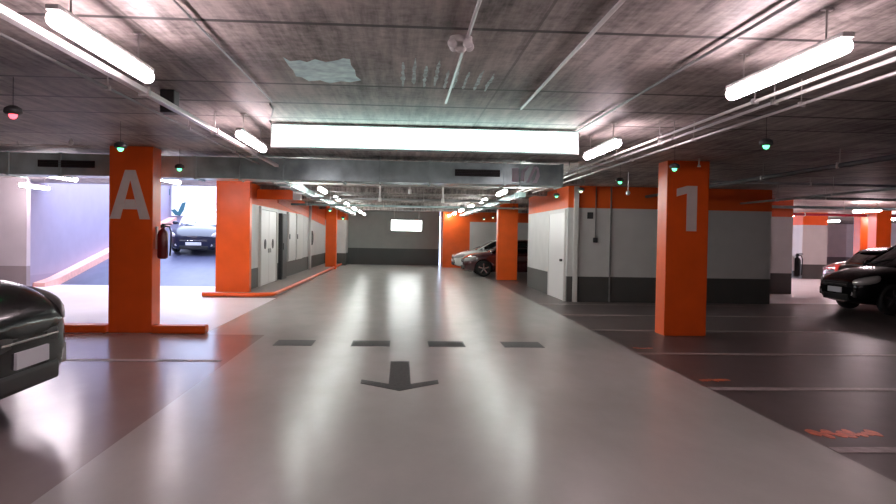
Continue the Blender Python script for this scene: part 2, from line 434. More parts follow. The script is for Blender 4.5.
# ------------------------------------------------------------------ ceiling patches and beams
def ceil_patch(name, pix, Y0, m, label):
    pts = []
    for (px, py) in pix:
        d = CM.to_3x3() @ Vector((px-448, -(py-252), -F)); t = (H-EYE)/d.z
        pts.append((d.x*t, d.y*t, H-.0005))
    b = MB(); b.prism(pts, (0, 0, -.002)); return tag(b.build(name, m), label, 'painted light')  # reflection and streaks of light painted on the ceiling, no stains
ceil_patch('painted_reflection', [(283, 57), (290, 61), (300, 60), (307, 62), (315, 59), (326, 62), (338, 60), (343, 58), (350, 59), (351, 65), (355, 70), (356, 76), (361, 80), (350, 82), (341, 81), (330, 83), (320, 80), (309, 81), (302, 77), (296, 76), (293, 70), (289, 66)], 0, M['patch'], 'pale bluish painted reflection on the concrete ceiling left of centre')
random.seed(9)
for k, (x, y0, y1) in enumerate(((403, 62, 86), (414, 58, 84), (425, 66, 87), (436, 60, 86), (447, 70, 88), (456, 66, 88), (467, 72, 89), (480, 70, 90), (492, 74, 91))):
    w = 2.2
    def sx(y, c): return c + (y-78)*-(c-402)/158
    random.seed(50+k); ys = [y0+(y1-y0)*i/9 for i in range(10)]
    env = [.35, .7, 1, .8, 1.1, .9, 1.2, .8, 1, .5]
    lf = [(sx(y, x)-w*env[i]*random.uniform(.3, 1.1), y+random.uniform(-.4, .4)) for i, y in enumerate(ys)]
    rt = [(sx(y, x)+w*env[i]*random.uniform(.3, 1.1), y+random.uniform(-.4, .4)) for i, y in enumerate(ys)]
    ceil_patch('painted_light_streak', lf+rt[::-1], 0, M['streak_light'],
               'painted whitish streak of light on the ceiling before the lit panel, %s from the left' % nm[k])
for k, (y, x0, x1, dz) in enumerate(((16.3, -3.8, 4.0, .10), (20.6, -3.85, 4.0, .12), (25.2, -3.85, 8.8, .12), (30.0, -3.85, 8.8, .12), (35, -3.85, 8.8, .12))):
    b = MB(); b.box(x0, x1, y, y+.35, H-dz, H+.01)
    tag(b.build('ceiling_beam', M['ceiling']), 'shallow concrete beam crossing over the lane, %s beyond the air duct' % nm[k], 'beam')

# ------------------------------------------------------------------ light fittings
def make_tube(label, m, length=1.44):
    t = thing('tube_light', label, 'light')
    L2 = length/2
    b = MB(); b.box(-.034, .034, -L2, L2, .036, .066, bev=.008); b.build('housing', M['white'], t)
    b = MB(); b.lathe([(.02, -L2+.01), (.042, -L2+.03), (.045, -L2+.06), (.045, L2-.06), (.042, L2-.03), (.02, L2-.01)], axis='Y', seg=20)
    b.build('diffuser', m, t)
    for s in (-1, 1):
        b = MB(); b.cyl((0, s*L2*.7, .06), (0, s*L2*.7, .245), .006, seg=8); b.box(-.03, .03, s*L2*.7-.015, s*L2*.7+.015, .238, .249)
        b.build('hanger', M['steel'], t)
    return t
rowL = [-0.2, 4.55, 8.8, 13.95, 18.0, 22.0, 26.0, 30.0, 34.0, 37.5]  # tubes over the camera and behind the duct are unseen, added for light
rowR = [0.0, 4.55, 8.75, 13.95, 17.6, 21.6, 25.6, 29.6, 33.6, 37.4]  # this row too has added, unseen tubes at camera and duct
protoN = make_tube('', M['tube']); protoC = make_tube('', M['tube_cool']); protoW = make_tube('', M['tube_warm']); protoE = make_tube('', M['tube_entry'])
used = set()
def place(proto, x, y, label, group, z=H-.25, rz=0):
    if proto.name not in used:
        used.add(proto.name); proto.location = (x, y, z); proto.rotation_euler = (0, 0, rz); proto['label'] = label; proto['group'] = group; return proto
    return dup(proto, (x, y, z), rz, label, group)
def ordn(k): return nm[k]
for k, y in enumerate(rowL):
    lab = 'lit fluorescent tube above the left of the lane, ' + ('unseen over the camera, added for light' if k == 0 else ordn(k-1)+' ahead of the camera')  # those behind the duct are unseen too, added for light
    place(protoN if k < 3 else protoC, -1.74 if k < 3 else -1.90, y, lab, 'tubes along the left of the lane')
for k, y in enumerate(rowR):
    lab = 'lit fluorescent tube above the right of the lane, ' + ('unseen over the camera, added for light' if k == 0 else ordn(k-1)+' ahead of the camera')  # those behind the duct are unseen too, added for light
    place(protoN if k < 3 else protoC, 2.33, y, lab, 'tubes along the right of the lane')
for k, (x, y) in enumerate(((14.8, 23.1), (14.8, 28.3), (14.8, 18.2), (20.5, 30.5), (20.5, 34.8), (20.5, 40), (11, 28), (11, 33.5), (11, 40))):  # the nearest one is out of view, added to brighten wall and car
    place(protoW, x, y, 'lit fluorescent tube in the side hall on the right, %s of its %s row' % ((('nearest', 'middle', 'farthest')[k % 3] if k > 2 else ('second', 'farthest', 'nearest')[k]), ('middle', 'far right', 'left')[k//3]), 'tubes in the side hall')  # nearest of the middle row is unseen, added for light
for k, (x, y) in enumerate(((-6.75, 15.3), (-4.75, 15.6), (-9.6, 15.6), (-6.7, 19.3), (-9, 19))):
    place(protoE, x, y, 'lit tube over the foot of the ramp, ' + ('between column A and the wall', 'just right of column A', 'behind the long kerb at left', 'rear one near the ramp edge', 'rear one by the side wall')[k], 'tubes by the ramp')

# wide lit panel hung across the lane
def lit_panel(name, x0, x1, y, z0, z1, m, label, fr=.02):
    t = thing(name, label, 'light panel', ((x0+x1)/2, y, z0))
    w = (x1-x0)/2; h = z1-z0
    b = MB(); b.box(-w, w, .02, .14, 0, h, bev=.006); b.build('casing', M['galv_dull'], t)
    b = MB(); b.box(-w+fr, w-fr, .0, .03, fr, h-fr, bev=.004); b.build('opal_front', m, t)
    for s in (-.8, .8):
        b = MB(); b.cyl((s*w, .08, h-.01), (s*w, .08, H-z0-.001), .01, seg=8); b.build('hanger', M['steel'], t)
    return t
a_ = at(270.5, 134, 8.8); b_ = at(579.5, 138, 8.8); zt = at(425, 124.0, 8.8).z; zb = at(425, 151.0, 8.8).z
pan = lit_panel('lit_panel', a_.x, b_.x, 8.8, zb, min(zt, H-.02), M['box'], 'long bright white lit panel hung across the lane')
a_ = at(391, 226, 37); b_ = at(422, 226, 37)
lit_panel('lit_panel', a_.x, b_.x, 37.0, at(405, 231, 37).z, at(405, 220, 37).z, M['box_far'], 'small bright lit panel before the far end wall')
# loose cable by the panel
b = MB(); q = [at(270, 104, 7.6), at(273, 108, 7.9), at(272, 113, 8.3), at(269, 117, 8.7), at(271, 121, 8.86)]
q = [Vector((p.x, p.y, min(p.z, H-.006))) for p in q]
b.tube(q, .009); tag(b.build('loose_cable', M['black']), 'short black cable curling down to the left end of the lit panel', 'cable')

# ------------------------------------------------------------------ air duct
DY = 12.45
z1 = at(380, 160.5, DY).z; z0 = at(380, 182, DY).z
t = thing('air_duct', 'galvanised steel air duct crossing under the ceiling', 'air duct', (0, DY, z0))
dh = min(z1, H-.02)-z0
xR = at(563, 175, DY).x
b = MB(); b.box(-10.1, xR, 0, .55, 0, dh, bev=.01); b.build('duct_body', M['galv'], t)
for px in (8, 60, 195, 283, 343, 430, 505, 562):
    x = at(px, 172, DY).x
    b = MB(); b.box(x-.02, x+.02, -.02, .57, -.02, dh+.012, bev=.004); b.build('flange', M['galv'], t)
for (xa, xb) in ((38, 95), (455, 500)):
    xA = at(xa, 170, DY).x; xB = at(xb, 170, DY).x
    g_ = MB(); g_.box(xA, xB, -.016, .02, dh*.36, dh*.68, bev=.003); g = g_.build('grille', M['black'], t)
    s_ = MB()
    for i in range(4): s_.box(xA+.02, xB-.02, -.022, -.012, dh*(.40+.075*i), dh*(.40+.075*i)+.008)
    s_.build('louvre', M['dark'], g)
for px in (120, 240, 380, 520):
    x = at(px, 172, DY).x
    b = MB(); b.cyl((x, -.035, -.01), (x, -.035, H-z0-.001), .007, seg=8); b.cyl((x, -.035, -.02), (x, .3, -.02), .012, seg=8); b.build('hanger', M['galv'], t)
# pale stencil on the duct
b = MB()
def S(px, py):
    p = at(px, py, DY-.02); return (p.x, -.001, p.z-z0)
b.prism([S(512, 168), S(519, 168), S(519, 182), S(512, 182)], (0, -.003, 0))
b.prism([S(527, 166), S(530, 166), S(525, 172), S(524, 182), S(520, 180), S(520, 172)], (0, -.004, 0))
b.prism([S(534, 167), S(537, 167), S(529, 183), S(526, 183)], (0, -.005, 0))
b.prism([S(536, 166), S(539, 168), S(540, 176), S(537, 183), S(532, 183), S(535, 179), S(537, 172)], (0, -.006, 0))
st = b.build('stencil', mat('pale_lavender_paint', (.92, .90, 1.0), .5), t); st['label'] = 'pale lavender stencil marks'

# ------------------------------------------------------------------ pipes, trunking and conduits
def pipe(name, x, y0, y1, z, r, m, label, cat='pipe', square=False, hang=True, step=2.2):
    t = thing(name, label, cat, (x, y0, z))
    b = MB()
    if square: b.box(-r, r, 0, y1-y0, -r*.7, r*.7, bev=.005)
    else: b.cyl((0, 0, 0), (0, y1-y0, 0), r, seg=12)
    b.build('run', m, t)
    if hang and z < H-.04:
        y = .6
        while y < y1-y0-.2:
            c = MB(); c.box(-r-.012, r+.012, y-.015, y+.015, -r-.006, r+.006); c.cyl((0, y, r), (0, y, H-z-.001), .006, seg=6)
            c.build('clamp', M['steel'], t); y += step
    return t
pipe('cable_trunking', -2.02, 1.0, 12.2, 2.64, .030, M['white'], 'white cable trunking running beside the left tube lights', 'trunking', True)
pipe('steel_pipe', -2.30, 1.0, 12.2, 2.66, .011, M['galv_dull'], 'thin steel pipe left of the white trunking')
pipe('steel_pipe', 2.77, .8, 18.1, 2.66, .013, M['white'], 'pale pipe nearest the right tube lights')
pipe('steel_pipe', 2.93, .8, 18.1, 2.66, .014, M['white'], 'pale pipe in the middle of the three on the right')
pipe('steel_pipe', 3.15, .8, 18.1, 2.65, .013, M['steel'], 'pale pipe farthest right of the three by the tubes')
pipe('steel_pipe', 2.05, 1.0, 12.4, H-.03, .012, M['galv_dull'], 'thin conduit on the ceiling just left of the right tubes', hang=False)
pipe('steel_conduit', .40, .8, 7.2, H-.018, .012, M['steel'], 'thin conduit on the ceiling passing through the ceiling sensor', 'conduit', hang=False)
pipe('steel_conduit', 1.16, .8, 7.4, H-.018, .014, M['cream'], 'pale conduit on the ceiling right of the sensor', 'conduit', hang=False)
pipe('steel_conduit', -1.28, 1.0, 7.4, H-.02, .007, M['galv_dull'], 'dull conduit on the ceiling right of the left tubes', 'conduit', hang=False)
pipe('dark_pipe', 6.0, 5.0, 18.5, 2.62, .035, M['dark'], 'dark pipe under the ceiling right of column 1')
pipe('dark_pipe', 8.4, 7.0, 18.5, 2.50, .025, M['galv_dull'], 'dull grey pipe over the bays at far right')
pipe('cable_tray', -2.45, 13.1, 38.2, 2.62, .10, M['galv'], 'galvanised cable tray following the left tubes beyond the duct', 'cable tray', True)
pipe('cable_tray', 2.95, 18.45, 37.4, 2.62, .09, M['galv'], 'galvanised cable tray following the right tubes beyond the duct', 'cable tray', True)
def xpipe(name, y, x0, x1, z, r, m, label, cat='pipe'):
    t = thing(name, label, cat, (x0, y, z))
    b = MB(); b.cyl((0, 0, 0), (x1-x0, 0, 0), r, seg=12); b.build('run', m, t)
    x = .5
    while x < x1-x0:
        c = MB(); c.box(x-.015, x+.015, -r-.01, r+.01, -r-.006, r+.006); c.cyl((x, 0, r), (x, 0, H-z-.001), .006, seg=6); c.build('clamp', M['steel'], t); x += 2.4
    return t
xpipe('steel_conduit', 11.5, -8.6, -4.66, 2.80, .010, M['cream'], 'pale thin conduit under the ceiling in front of the duct at left', 'conduit')
xpipe('steel_pipe', 13.6, -2.3, 2.6, 2.46, .018, M['cream'], 'pale pipe crossing the lane just behind the duct')
xpipe('steel_pipe', 19.5, -2.35, 2.8, 2.49, .03, M['galv_dull'], 'grey pipe crossing the lane, second behind the duct')
xpipe('steel_pipe', 23.9, -3.5, 3.9, 2.49, .03, M['galv'], 'steel pipe crossing the lane halfway to the end wall')
xpipe('steel_pipe', 17.4, 9.6, 24, 2.62, .03, M['galv_dull'], 'grey pipe crossing above the black car at right')
xpipe('steel_pipe', 20.6, 9.6, 26, 2.55, .04, M['galv'], 'thick steel pipe crossing at the mouth of the side hall')
xpipe('steel_pipe', 14.5, 5.2, 15, 2.72, .025, M['galv_dull'], 'grey pipe crossing the dark bays right of column 1')
xpipe('steel_pipe', 27, 12, 28, 2.6, .05, M['carpink'], 'red sprinkler pipe crossing the side hall')
# vertical drops in the lane
for k, (px, py0, py1, Y) in enumerate(((380, 190, 201, 15.2), (443, 189, 202, 15.2), (410, 184, 193, 14.4))):
    p = at(px, py0, Y); q = at(px, py1, Y)
    b = MB(); b.cyl((p.x, Y, q.z), (p.x, Y, H-.001), .018, seg=10); b.cyl((p.x, Y, q.z-.02), (p.x, Y, q.z+.07), .035, .03, seg=12)
    tag(b.build('ceiling_drop', M['white']), 'white drop rod hanging over the lane, ' + ('left', 'right', 'middle')[k] + ' one of three', 'sprinkler', 'white drops beyond the duct')
# sprinkler drop above column 1, small one above the left bays
b = MB(); p = at(699, 165, 11.6); b.cyl((p.x, 11.6, p.z), (p.x, 11.6, H-.001), .012, seg=8); b.cyl((p.x, 11.6, p.z-.03), (p.x, 11.6, p.z+.01), .03, .015, seg=12)
tag(b.build('sprinkler', M['cream']), 'small pale sprinkler hanging just before column 1', 'sprinkler')
b = MB(); p = at(71, 143, 11.0); b.cyl((p.x, 11.0, p.z), (p.x, 11.0, H-.001), .010, seg=8); b.sphere((p.x, 11.0, p.z), .035)
tag(b.build('sprinkler', M['white']), 'small white sprinkler above the bays left of column A', 'sprinkler')
b = MB(); p = at(661, 142, 9.0); b.cyl((p.x, 9.0, p.z), (p.x, 9.0, H-.001), .010, seg=8); b.sphere((p.x, 9.0, p.z), .04)
tag(b.build('sprinkler', M['white']), 'white sprinkler head beside the three pale pipes', 'sprinkler')
b = MB(); p = at(628, 193, 14.2); b.cyl((p.x, 14.2, p.z), (p.x, 14.2, H-.001), .010, seg=8); b.sphere((p.x, 14.2, p.z), .045)
tag(b.build('sprinkler', M['cream']), 'pale sprinkler head just left of column 1 over the dark wall', 'sprinkler')
# small device right of column 1
p = at(713, 193, 12.3); b = MB(); b.box(4.845, 4.93, 12.2, 12.32, p.z-.09, p.z+.09, bev=.01)
tag(b.build('wall_box', M['grey']), 'small grey box on the right side of column 1', 'electrical box')
# boxes on pipes
p = at(176, 109, 7.1); b = MB(); b.box(-2.22, -2.09, 7.0, 7.16, 2.64, H-.001, bev=.01)
tag(b.build('junction_box', M['black']), 'black junction box on the ceiling by the left pipes', 'electrical box')
p = at(5, 39, 3.9); b = MB(); b.box(-2.36, -2.25, 3.72, 3.98, 2.675, H-.001, bev=.01)
tag(b.build('junction_box', M['white']), 'white junction box above the thin pipe at the left edge', 'electrical box')
# ceiling sensor
p = at(461, 39, 4.9)
t = thing('ceiling_sensor', 'pale ceiling sensor with small lobes on the conduit near the top centre', 'sensor', (p.x, 4.9, H))
b = MB(); b.lathe([(.075, -.045), (.075, 0)], axis='Z', seg=20); b.build('base_plate', M['cream'], t)
for a in range(4):
    b = MB(); b.sphere((.07*math.cos(a*PI/2+.6), .07*math.sin(a*PI/2+.6), -.05), .033); b.build('lobe', M['white'], t)
b = MB(); b.lathe([(.02, -.10), (.035, -.085), (.04, -.045)], axis='Z', seg=16); b.build('lens', M['cream'], t)

# ------------------------------------------------------------------ bay indicator lamps
def make_ind(m):
    t = thing('bay_indicator', '', 'indicator light')
    b = MB(); b.cyl((0, 0, .04), (0, 0, .30), .003, seg=8); b.build('stem', M['dark'], t)
    b = MB(); b.lathe([(.055, 0), (.07, .015), (.065, .05), (.03, .07)], axis='Z', seg=20); b.build('housing', M['dark'], t)
    b = MB(); b.lathe([(.008, -.036), (.022, -.030), (.032, -.012), (.034, .002)], axis='Z', seg=20); b.build('led', m, t)
    return t
pg = make_ind(M['green']); pr = make_ind(M['redled']); pp = make_ind(M['pale_led'])
def ind(proto, px, py, Y, label, grp):
    p = at(px, py, Y); return place(proto, p.x, Y, label, grp, z=p.z+.02)
G1 = 'bay indicators on the right'; G2 = 'bay indicators on the left'
ind(pr, 13, 117, 6.25, 'red glowing bay indicator at the left edge of the ceiling', G2)
ind(pg, 120.5, 150, 8.58, 'green glowing bay indicator just before column A', G2)
ind(pg, 179.5, 170, 11.3, 'green glowing bay indicator right of column A', G2)
ind(pg, 766, 147.5, 7.5, 'green glowing bay indicator highest on the right', G1)
ind(pg, 674.5, 170, 10.0, 'green glowing bay indicator before the top of column 1', G1)
ind(pg, 620, 183, 12.5, 'green glowing bay indicator first left of column 1', G1)
ind(pp, 581, 192, 15.2, 'yellowish green bay indicator second left of column 1', G1)
ind(pg, 556.5, 197, 17.2, 'green glowing bay indicator near the corner of the white block', G1)
for k, (px, py, Y) in enumerate(((514, 209, 25.5), (501, 213.5, 28.4), (493, 218, 31), (484, 219.5, 33.4))):
    ind(pp, px, py, Y, 'whitish bay indicator far down the right of the lane, %s beyond the block corner' % nm[k], G1)
for k, (px, py, Y) in enumerate(((343, 219, 27), (330, 211, 23))):
    ind(pg, px, py, Y, 'small green indicator far down the left of the lane, %s one' % ('farther' if k == 0 else 'nearer'), G2)

# ------------------------------------------------------------------ wall fittings
# double door and cabinets on the service core (face at X = -3.9)
def core_y(px): return 3.9*750/(404-px)
t = thing('door_1', 'x', 'x'); del t['label']; del t['category']; t['kind'] = 'structure'; t.location = (-3.9, 20.8, .102)
for k in range(2):
    y0 = k*1.25
    b = MB(); b.box(0, .05, y0+.01, y0+1.22, 0, 2.1, bev=.008); lf = b.build('door_leaf', M['white'], t)
    b = MB(); yy = y0+.62; b.lathe([(.14, .048), (.14, .062)], c=(0, yy, 1.15), axis='X', seg=24); b.build('porthole', M['dark'], lf)
    b = MB(); b.box(.05, .09, y0+(1.08 if k == 0 else .1), y0+(1.14 if k == 0 else .16), .9, 1.02, bev=.005); b.build('door_handle', M['steel'], lf)
b = MB(); b.box(-.001, .07, -.09, 0, 0, 2.2); b.box(-.001, .07, 2.5, 2.59, 0, 2.2); b.box(-.001, .07, 0, 2.5, 2.11, 2.2); b.build('door_frame', M['cream'], t)
def cabinet(name, y0, y1, z0, z1, m, label, d=.12, foot=True):
    t = thing(name, label, 'cabinet', (-3.9, y0, z0))
    b = MB(); b.box(0.001, d, 0, y1-y0, 0, z1-z0, bev=.01); b.build('body', m, t)
    b = MB(); b.box(d-.002, d+.015, .05, y1-y0-.05, .06, z1-z0-.06, bev=.006); dr = b.build('door', m, t)
    b = MB(); b.box(d+.015, d+.035, .12, .16, (z1-z0)*.45, (z1-z0)*.55); b.build('handle', M['dark'], dr)
    return t
cabinet('core_wall_box', 24.0, 25.0, .102, 2.2, M['dark'], 'tall dark box standing in for a dark recess of the left wall after the white double door')  # dark box stands in for the shade inside a wall recess
cabinet('core_wall_box', 25.6, 27.3, .62, 2.3, M['cream'], 'pale grey wall cabinet on the left wall, nearer of two', d=.08)
cabinet('core_wall_box', 27.5, 29.2, .62, 2.3, M['cream'], 'pale grey wall cabinet on the left wall, farther of two', d=.08)
b = MB(); b.cyl((-3.78, 31.2, .102), (-3.78, 31.2, H-.001), .06, seg=14)
tag(b.build('standpipe', M['white']), 'white vertical pipe on the left wall beyond the cabinets', 'pipe')
b = MB(); b.lathe([(.22, 0), (.30, .02), (.30, .12), (.22, .14)], c=(-3.895, 32.0, 1.40), axis='X', seg=20)
tag(b.build('hose_reel', M['black']), 'black round hose reel on the left wall beyond the white pipe', 'hose reel')
# projecting orange beam over the pavement
t = thing('header_beam', 'short orange beam end with a white tip over the left pavement', 'beam', (-3.88, 20.3, 2.47))
b = MB(); b.box(0, .95, 0, .3, 0, .26); b.build('beam', M['orange'], t)
b = MB(); b.box(.951, 1.15, 0, .3, 0, .26); b.build('beam_tip', M['white'], t)
# door and box on the white block
t = bpy.data.objects.new('door_2', None); C.objects.link(t); t['kind'] = 'structure'; t.location = (4.06, 18.4, 0)
b = MB(); b.box(-.045, 0, 0, 1.9, 0.01, 2.2, bev=.006); b.build('door_leaf', M['white'], t)
b = MB(); b.box(-.10, -.045, .15, .28, .98, 1.04, bev=.005); b.build('door_handle', M['dark'], t)
b = MB(); b.box(-.055, 0, -.08, 0, 0, 2.28); b.box(-.055, 0, 1.9, 1.98, 0, 2.28); b.box(-.055, 0, 0, 1.9, 2.2, 2.28); b.build('door_frame', M['cream'], t)
p = at(586, 216, 18.6); q = at(591, 240, 18.6)
t = thing('switch_box', 'two small dark boxes joined by a conduit on the white block', 'switch', (p.x, 18.2, p.z))
b = MB(); b.box(-.07, .07, -.05, -.001, -.08, .08, bev=.008); b.build('upper_box', M['dark'], t)
b = MB(); b.box(q.x-p.x-.055, q.x-p.x+.055, -.045, -.001, q.z-p.z-.06, q.z-p.z+.06, bev=.008); b.build('lower_box', M['dark'], t)
b = MB(); b.cyl((q.x-p.x, -.015, q.z-p.z+.05), (q.x-p.x, -.015, H-p.z-.01), .012, seg=8); b.build('conduit', M['galv_dull'], t)
p = at(606, 230, 18.6); b = MB(); b.box(p.x-.015, p.x+.015, 18.17, 18.199, .0, 2.84, bev=.003)
tag(b.build('wall_conduit', M['galv_dull']), 'thin grey vertical conduit on the white block between the switches and column 1', 'conduit')
p = at(572, 230, 18.6); b = MB(); b.box(p.x-.06, p.x+.06, 18.14, 18.199, .0, 2.84, bev=.01)
tag(b.build('corner_guard', M['cream']), 'pale vertical corner strip on the white block', 'corner guard')

def extinguisher(loc, label, m, rz=0, s=1):
    t = thing('fire_extinguisher', label, 'fire extinguisher', loc, rz)
    b = MB(); b.lathe([(.05*s, 0), (.075*s, .02*s), (.08*s, .05*s), (.08*s, .38*s), (.065*s, .43*s), (.03*s, .46*s), (.025*s, .49*s)], axis='Z', seg=20); b.build('cylinder', m, t)
    b = MB(); b.box(-.03*s, .03*s, -.025*s, .025*s, .48*s, .53*s, bev=.005); b.box(-.02*s, .13*s, -.012*s, .012*s, .53*s, .55*s); b.build('valve', M['black'], t)
    b = MB(); b.tube([(.03*s, 0, .51*s), (.10*s, 0, .50*s), (.125*s, 0, .42*s), (.12*s, 0, .2*s), (.11*s, 0, .05*s)], .014*s); b.build('hose', M['black'], t)
    b = MB(); b.box(-.10*s, -.078*s, -.03*s, .03*s, .15*s, .5*s); b.build('bracket', M['steel'], t)
    return t
extinguisher((-3.70, 11.88, 1.13), 'dark red fire extinguisher hung on the right side of column A', M['red'])
extinguisher((at(795, 277, 22.0).x, 21.9, at(795, 277, 22.0).z), 'dark extinguisher hung on the wall end near the side hall', M['black'], s=1.3)

# advert board at the top of the ramp
t = thing('advert_board', 'white board with a teal bird-like mark at the head of the ramp', 'sign', (-7.6, 32.98, 2.3))
b = MB(); b.box(-2.3, 2.3, -.06, 0, -.05, 2.6, bev=.01); b.build('panel', M['board'], t)
def B(px, py):
    p = at(px, py, 32.92); return (p.x+7.6, -.061, p.z-2.3)
b = MB()
b.prism([B(171, 210), B(175, 209), B(178, 212), B(182, 203), B(186, 202), B(184, 210), B(180, 216), B(175, 215)], (0, -.01, 0))
b.prism([B(172, 220), B(174, 219.5), B(174.5, 223), B(172.5, 223)], (0, -.01, 0))
b.prism([B(168.3, 189), B(170, 189), B(170, 195), B(168.3, 195)], (0, -.01, 0))
o = b.build('mark', M['teal'], t); o['label'] = 'teal printed marks'

# ------------------------------------------------------------------ cars
def loft(rings, closed_ends=True, smooth=True):
    bm = bmesh.new(); R = [[bm.verts.new(p) for p in r] for r in rings]
    n = len(R[0])
    for a, b in zip(R, R[1:]):
        for i in range(n):
            f = bm.faces.new((a[i], a[(i+1) % n], b[(i+1) % n], b[i])); f.smooth = smooth
    if closed_ends: bm.faces.new(R[0][::-1]); bm.faces.new(R[-1])
    bmesh.ops.recalc_face_normals(bm, faces=bm.faces[:])
    return bm
def bake(o):
    dg = bpy.context.evaluated_depsgraph_get(); dg.update()
    me = bpy.data.meshes.new_from_object(o.evaluated_get(dg)); o.modifiers.clear(); o.data = me
    for p in me.polygons: p.use_smooth = True
def make_car(name, label, paint, L=4.1, W=1.76, HT=1.48, glass=None, lamps=None, roofpaint=None, trim=None, front=1.0):
    """nose towards +X, nose tip at X = 0, base at Z = 0"""
    glass = glass or M['glass']; roofpaint = roofpaint or paint
    t = thing(name, label, 'car')
    w = W/2
    # body stations: x, half width, sill z, belt z (top of flank), top z of bonnet/deck centre
    st = [(0.02, .62, .34, .58, .62), (-.06, .74, .25, .66, .72), (-.22, .83, .20, .74, .82), (-.45, .87, .18, .80, .90),
          (-.85, .88, .17, .86, .965), (-1.25, .88, .17, .90, 1.00), (-1.9, .88, .17, .92, 1.0), (-2.6, .88, .17, .94, 1.0),
          (-3.3, .88, .18, .96, 1.02), (-3.75, .86, .22, .97, 1.03), (-3.98, .80, .28, .95, 1.0), (-4.10, .70, .36, .85, .92)]
    rings = []
    kx = L/4.1; kw = w/.88
    for (x, hw, zs, zb_, zt_) in st:
        if x > -.5: zb_ *= front; zt_ *= front
        x *= kx; hw *= kw
        half = [(0, zs), (hw*.80, zs), (hw*.965, zs+.07), (hw, zs+(zb_-zs)*.45), (hw*.985, zb_-.05), (hw*.93, zb_), (hw*.75, zb_+(zt_-zb_)*.62), (hw*.40, zt_-.006), (0, zt_)]
        ring = [(x, y, z) for (y, z) in half] + [(x, -y, z) for (y, z) in half[-2:0:-1]]
        rings.append(ring)
    bm = loft(rings)
    me = bpy.data.meshes.new('body'); bm.to_mesh(me); bm.free(); me.materials.append(paint)
    body = bpy.data.objects.new('body', me); C.objects.link(body)
    ss = body.modifiers.new('s', 'SUBSURF'); ss.levels = ss.render_levels = 2
    wheels = [(-.78*kx, 1), (-.78*kx, -1), (-3.35*kx, 1), (-3.35*kx, -1)]
    cutters = []
    for xw in (-.78*kx, -3.35*kx):
        c = MB()
        for s in (-1, 1):
            c.cyl((xw, s*(w-.24), .315), (xw, s*(w+.2), .315), .365, seg=32, smooth=False)
        co = c.build('cut', M['black']); cutters.append(co)
        bo = body.modifiers.new('b', 'BOOLEAN'); bo.operation = 'DIFFERENCE'; bo.object = co; bo.solver = 'EXACT'
    bake(body)
    for co in cutters: bpy.data.objects.remove(co)
    body.parent = t
    # greenhouse (glass) and roof
    roofz = HT
    g = [(-1.02, .70, .97, .985), (-1.45, .735, .97, 1.22), (-1.85, .70, .97, roofz-.05), (-2.3, .68, .97, roofz-.015), (-2.9, .67, .97, roofz-.02), (-3.4, .66, .97, roofz-.08), (-3.72, .68, .97, 1.20), (-3.95, .66, .97, .99)]
    def gring(k, x, hw, z0, zt_, grow=0, zlow=None):
        x *= kx; hw *= kw
        base = hw*1.12 if zt_ > 1.1 else hw*1.05
        lo = z0 if zlow is None else zlow
        half = [(0, lo), (base+grow, lo), ((base+hw)/2+grow, (lo+zt_)/2), (hw*.93+grow, zt_-.03), (hw*.75, zt_+grow), (0, zt_+.012+grow)]
        return [(x, y, z) for (y, z) in half] + [(x, -y, z) for (y, z) in half[-2:0:-1]]
    bm = loft([gring(k, *q) for k, q in enumerate(g)])
    me = bpy.data.meshes.new('windows'); bm.to_mesh(me); bm.free(); me.materials.append(glass)
    gl = bpy.data.objects.new('windows', me); C.objects.link(gl); gl.parent = t
    ss = gl.modifiers.new('s', 'SUBSURF'); ss.levels = ss.render_levels = 2; bake(gl)
    rb = []
    for (x, hw, z) in ((-1.72, .60, roofz-.085), (-1.9, .655, roofz-.025), (-2.3, .665, roofz+.012), (-2.9, .655, roofz+.008), (-3.35, .64, roofz-.045), (-3.62, .62, roofz-.12)):
        x *= kx; hw *= kw
        rb.append([(x, -hw, z-.075), (x, -hw, z-.02), (x, -hw*.7, z+.012), (x, 0, z+.022), (x, hw*.7, z+.012), (x, hw, z-.02), (x, hw, z-.075), (x, 0, z-.05)])
    bm = loft(rb); me = bpy.data.meshes.new('roof'); bm.to_mesh(me); bm.free(); me.materials.append(paint)
    ro = bpy.data.objects.new('roof', me); C.objects.link(ro); ro.parent = t; me.materials.clear(); me.materials.append(roofpaint)
    ss = ro.modifiers.new('s', 'SUBSURF'); ss.levels = ss.render_levels = 2; bake(ro)
    for s in (-1, 1):       # pillars
        def pl(x0, y0, z0_, x1, y1, z1_, r=.03): b = MB(); b.tube([(x0*kx, s*y0*kw, z0_), ((x0+x1)/2*kx, s*((y0+y1)/2+.01)*kw, (z0_+z1_)/2+.01), (x1*kx, s*y1*kw, z1_)], r, seg=8); b.build('pillar', roofpaint, t)
        pl(-1.08, .745, .96, -1.85, .645, roofz-.08); pl(-2.55, .775, .96, -2.5, .65, roofz-.05, .028); pl(-3.72, .75, 1.0, -3.4, .63, roofz-.12, .045)
        b = MB(); b.sphere((-1.32*kx, s*(w+.07), 1.02), .10, (.55, 1, .72)); b.cyl((-1.30*kx, s*(w-.05), .98), (-1.32*kx, s*(w+.05), .99), .02, seg=8); b.build('mirror', paint, t)
        # headlamp wrapped round the corner
        b = MB()
        prof = [(-.02, .60, .60, .69), (-.08, .71, .59, .73), (-.20, .80, .60, .77), (-.36, .855, .63, .80), (-.52, .875, .68, .82)]
        rr = [[(x*kx, s*(y*kw-.03), za), (x*kx+.03, s*(y*kw+.022), za-.02), (x*kx+.024, s*(y*kw+.014), zc-.01), (x*kx, s*(y*kw-.05), zc+.01)] for (x, y, za, zc) in [(q[0], q[1], q[2]*front, q[3]*front) for q in prof]]
        bmh = loft(rr); me = bpy.data.meshes.new('headlamp'); bmh.to_mesh(me); bmh.free(); me.materials.append(M['lamp'])
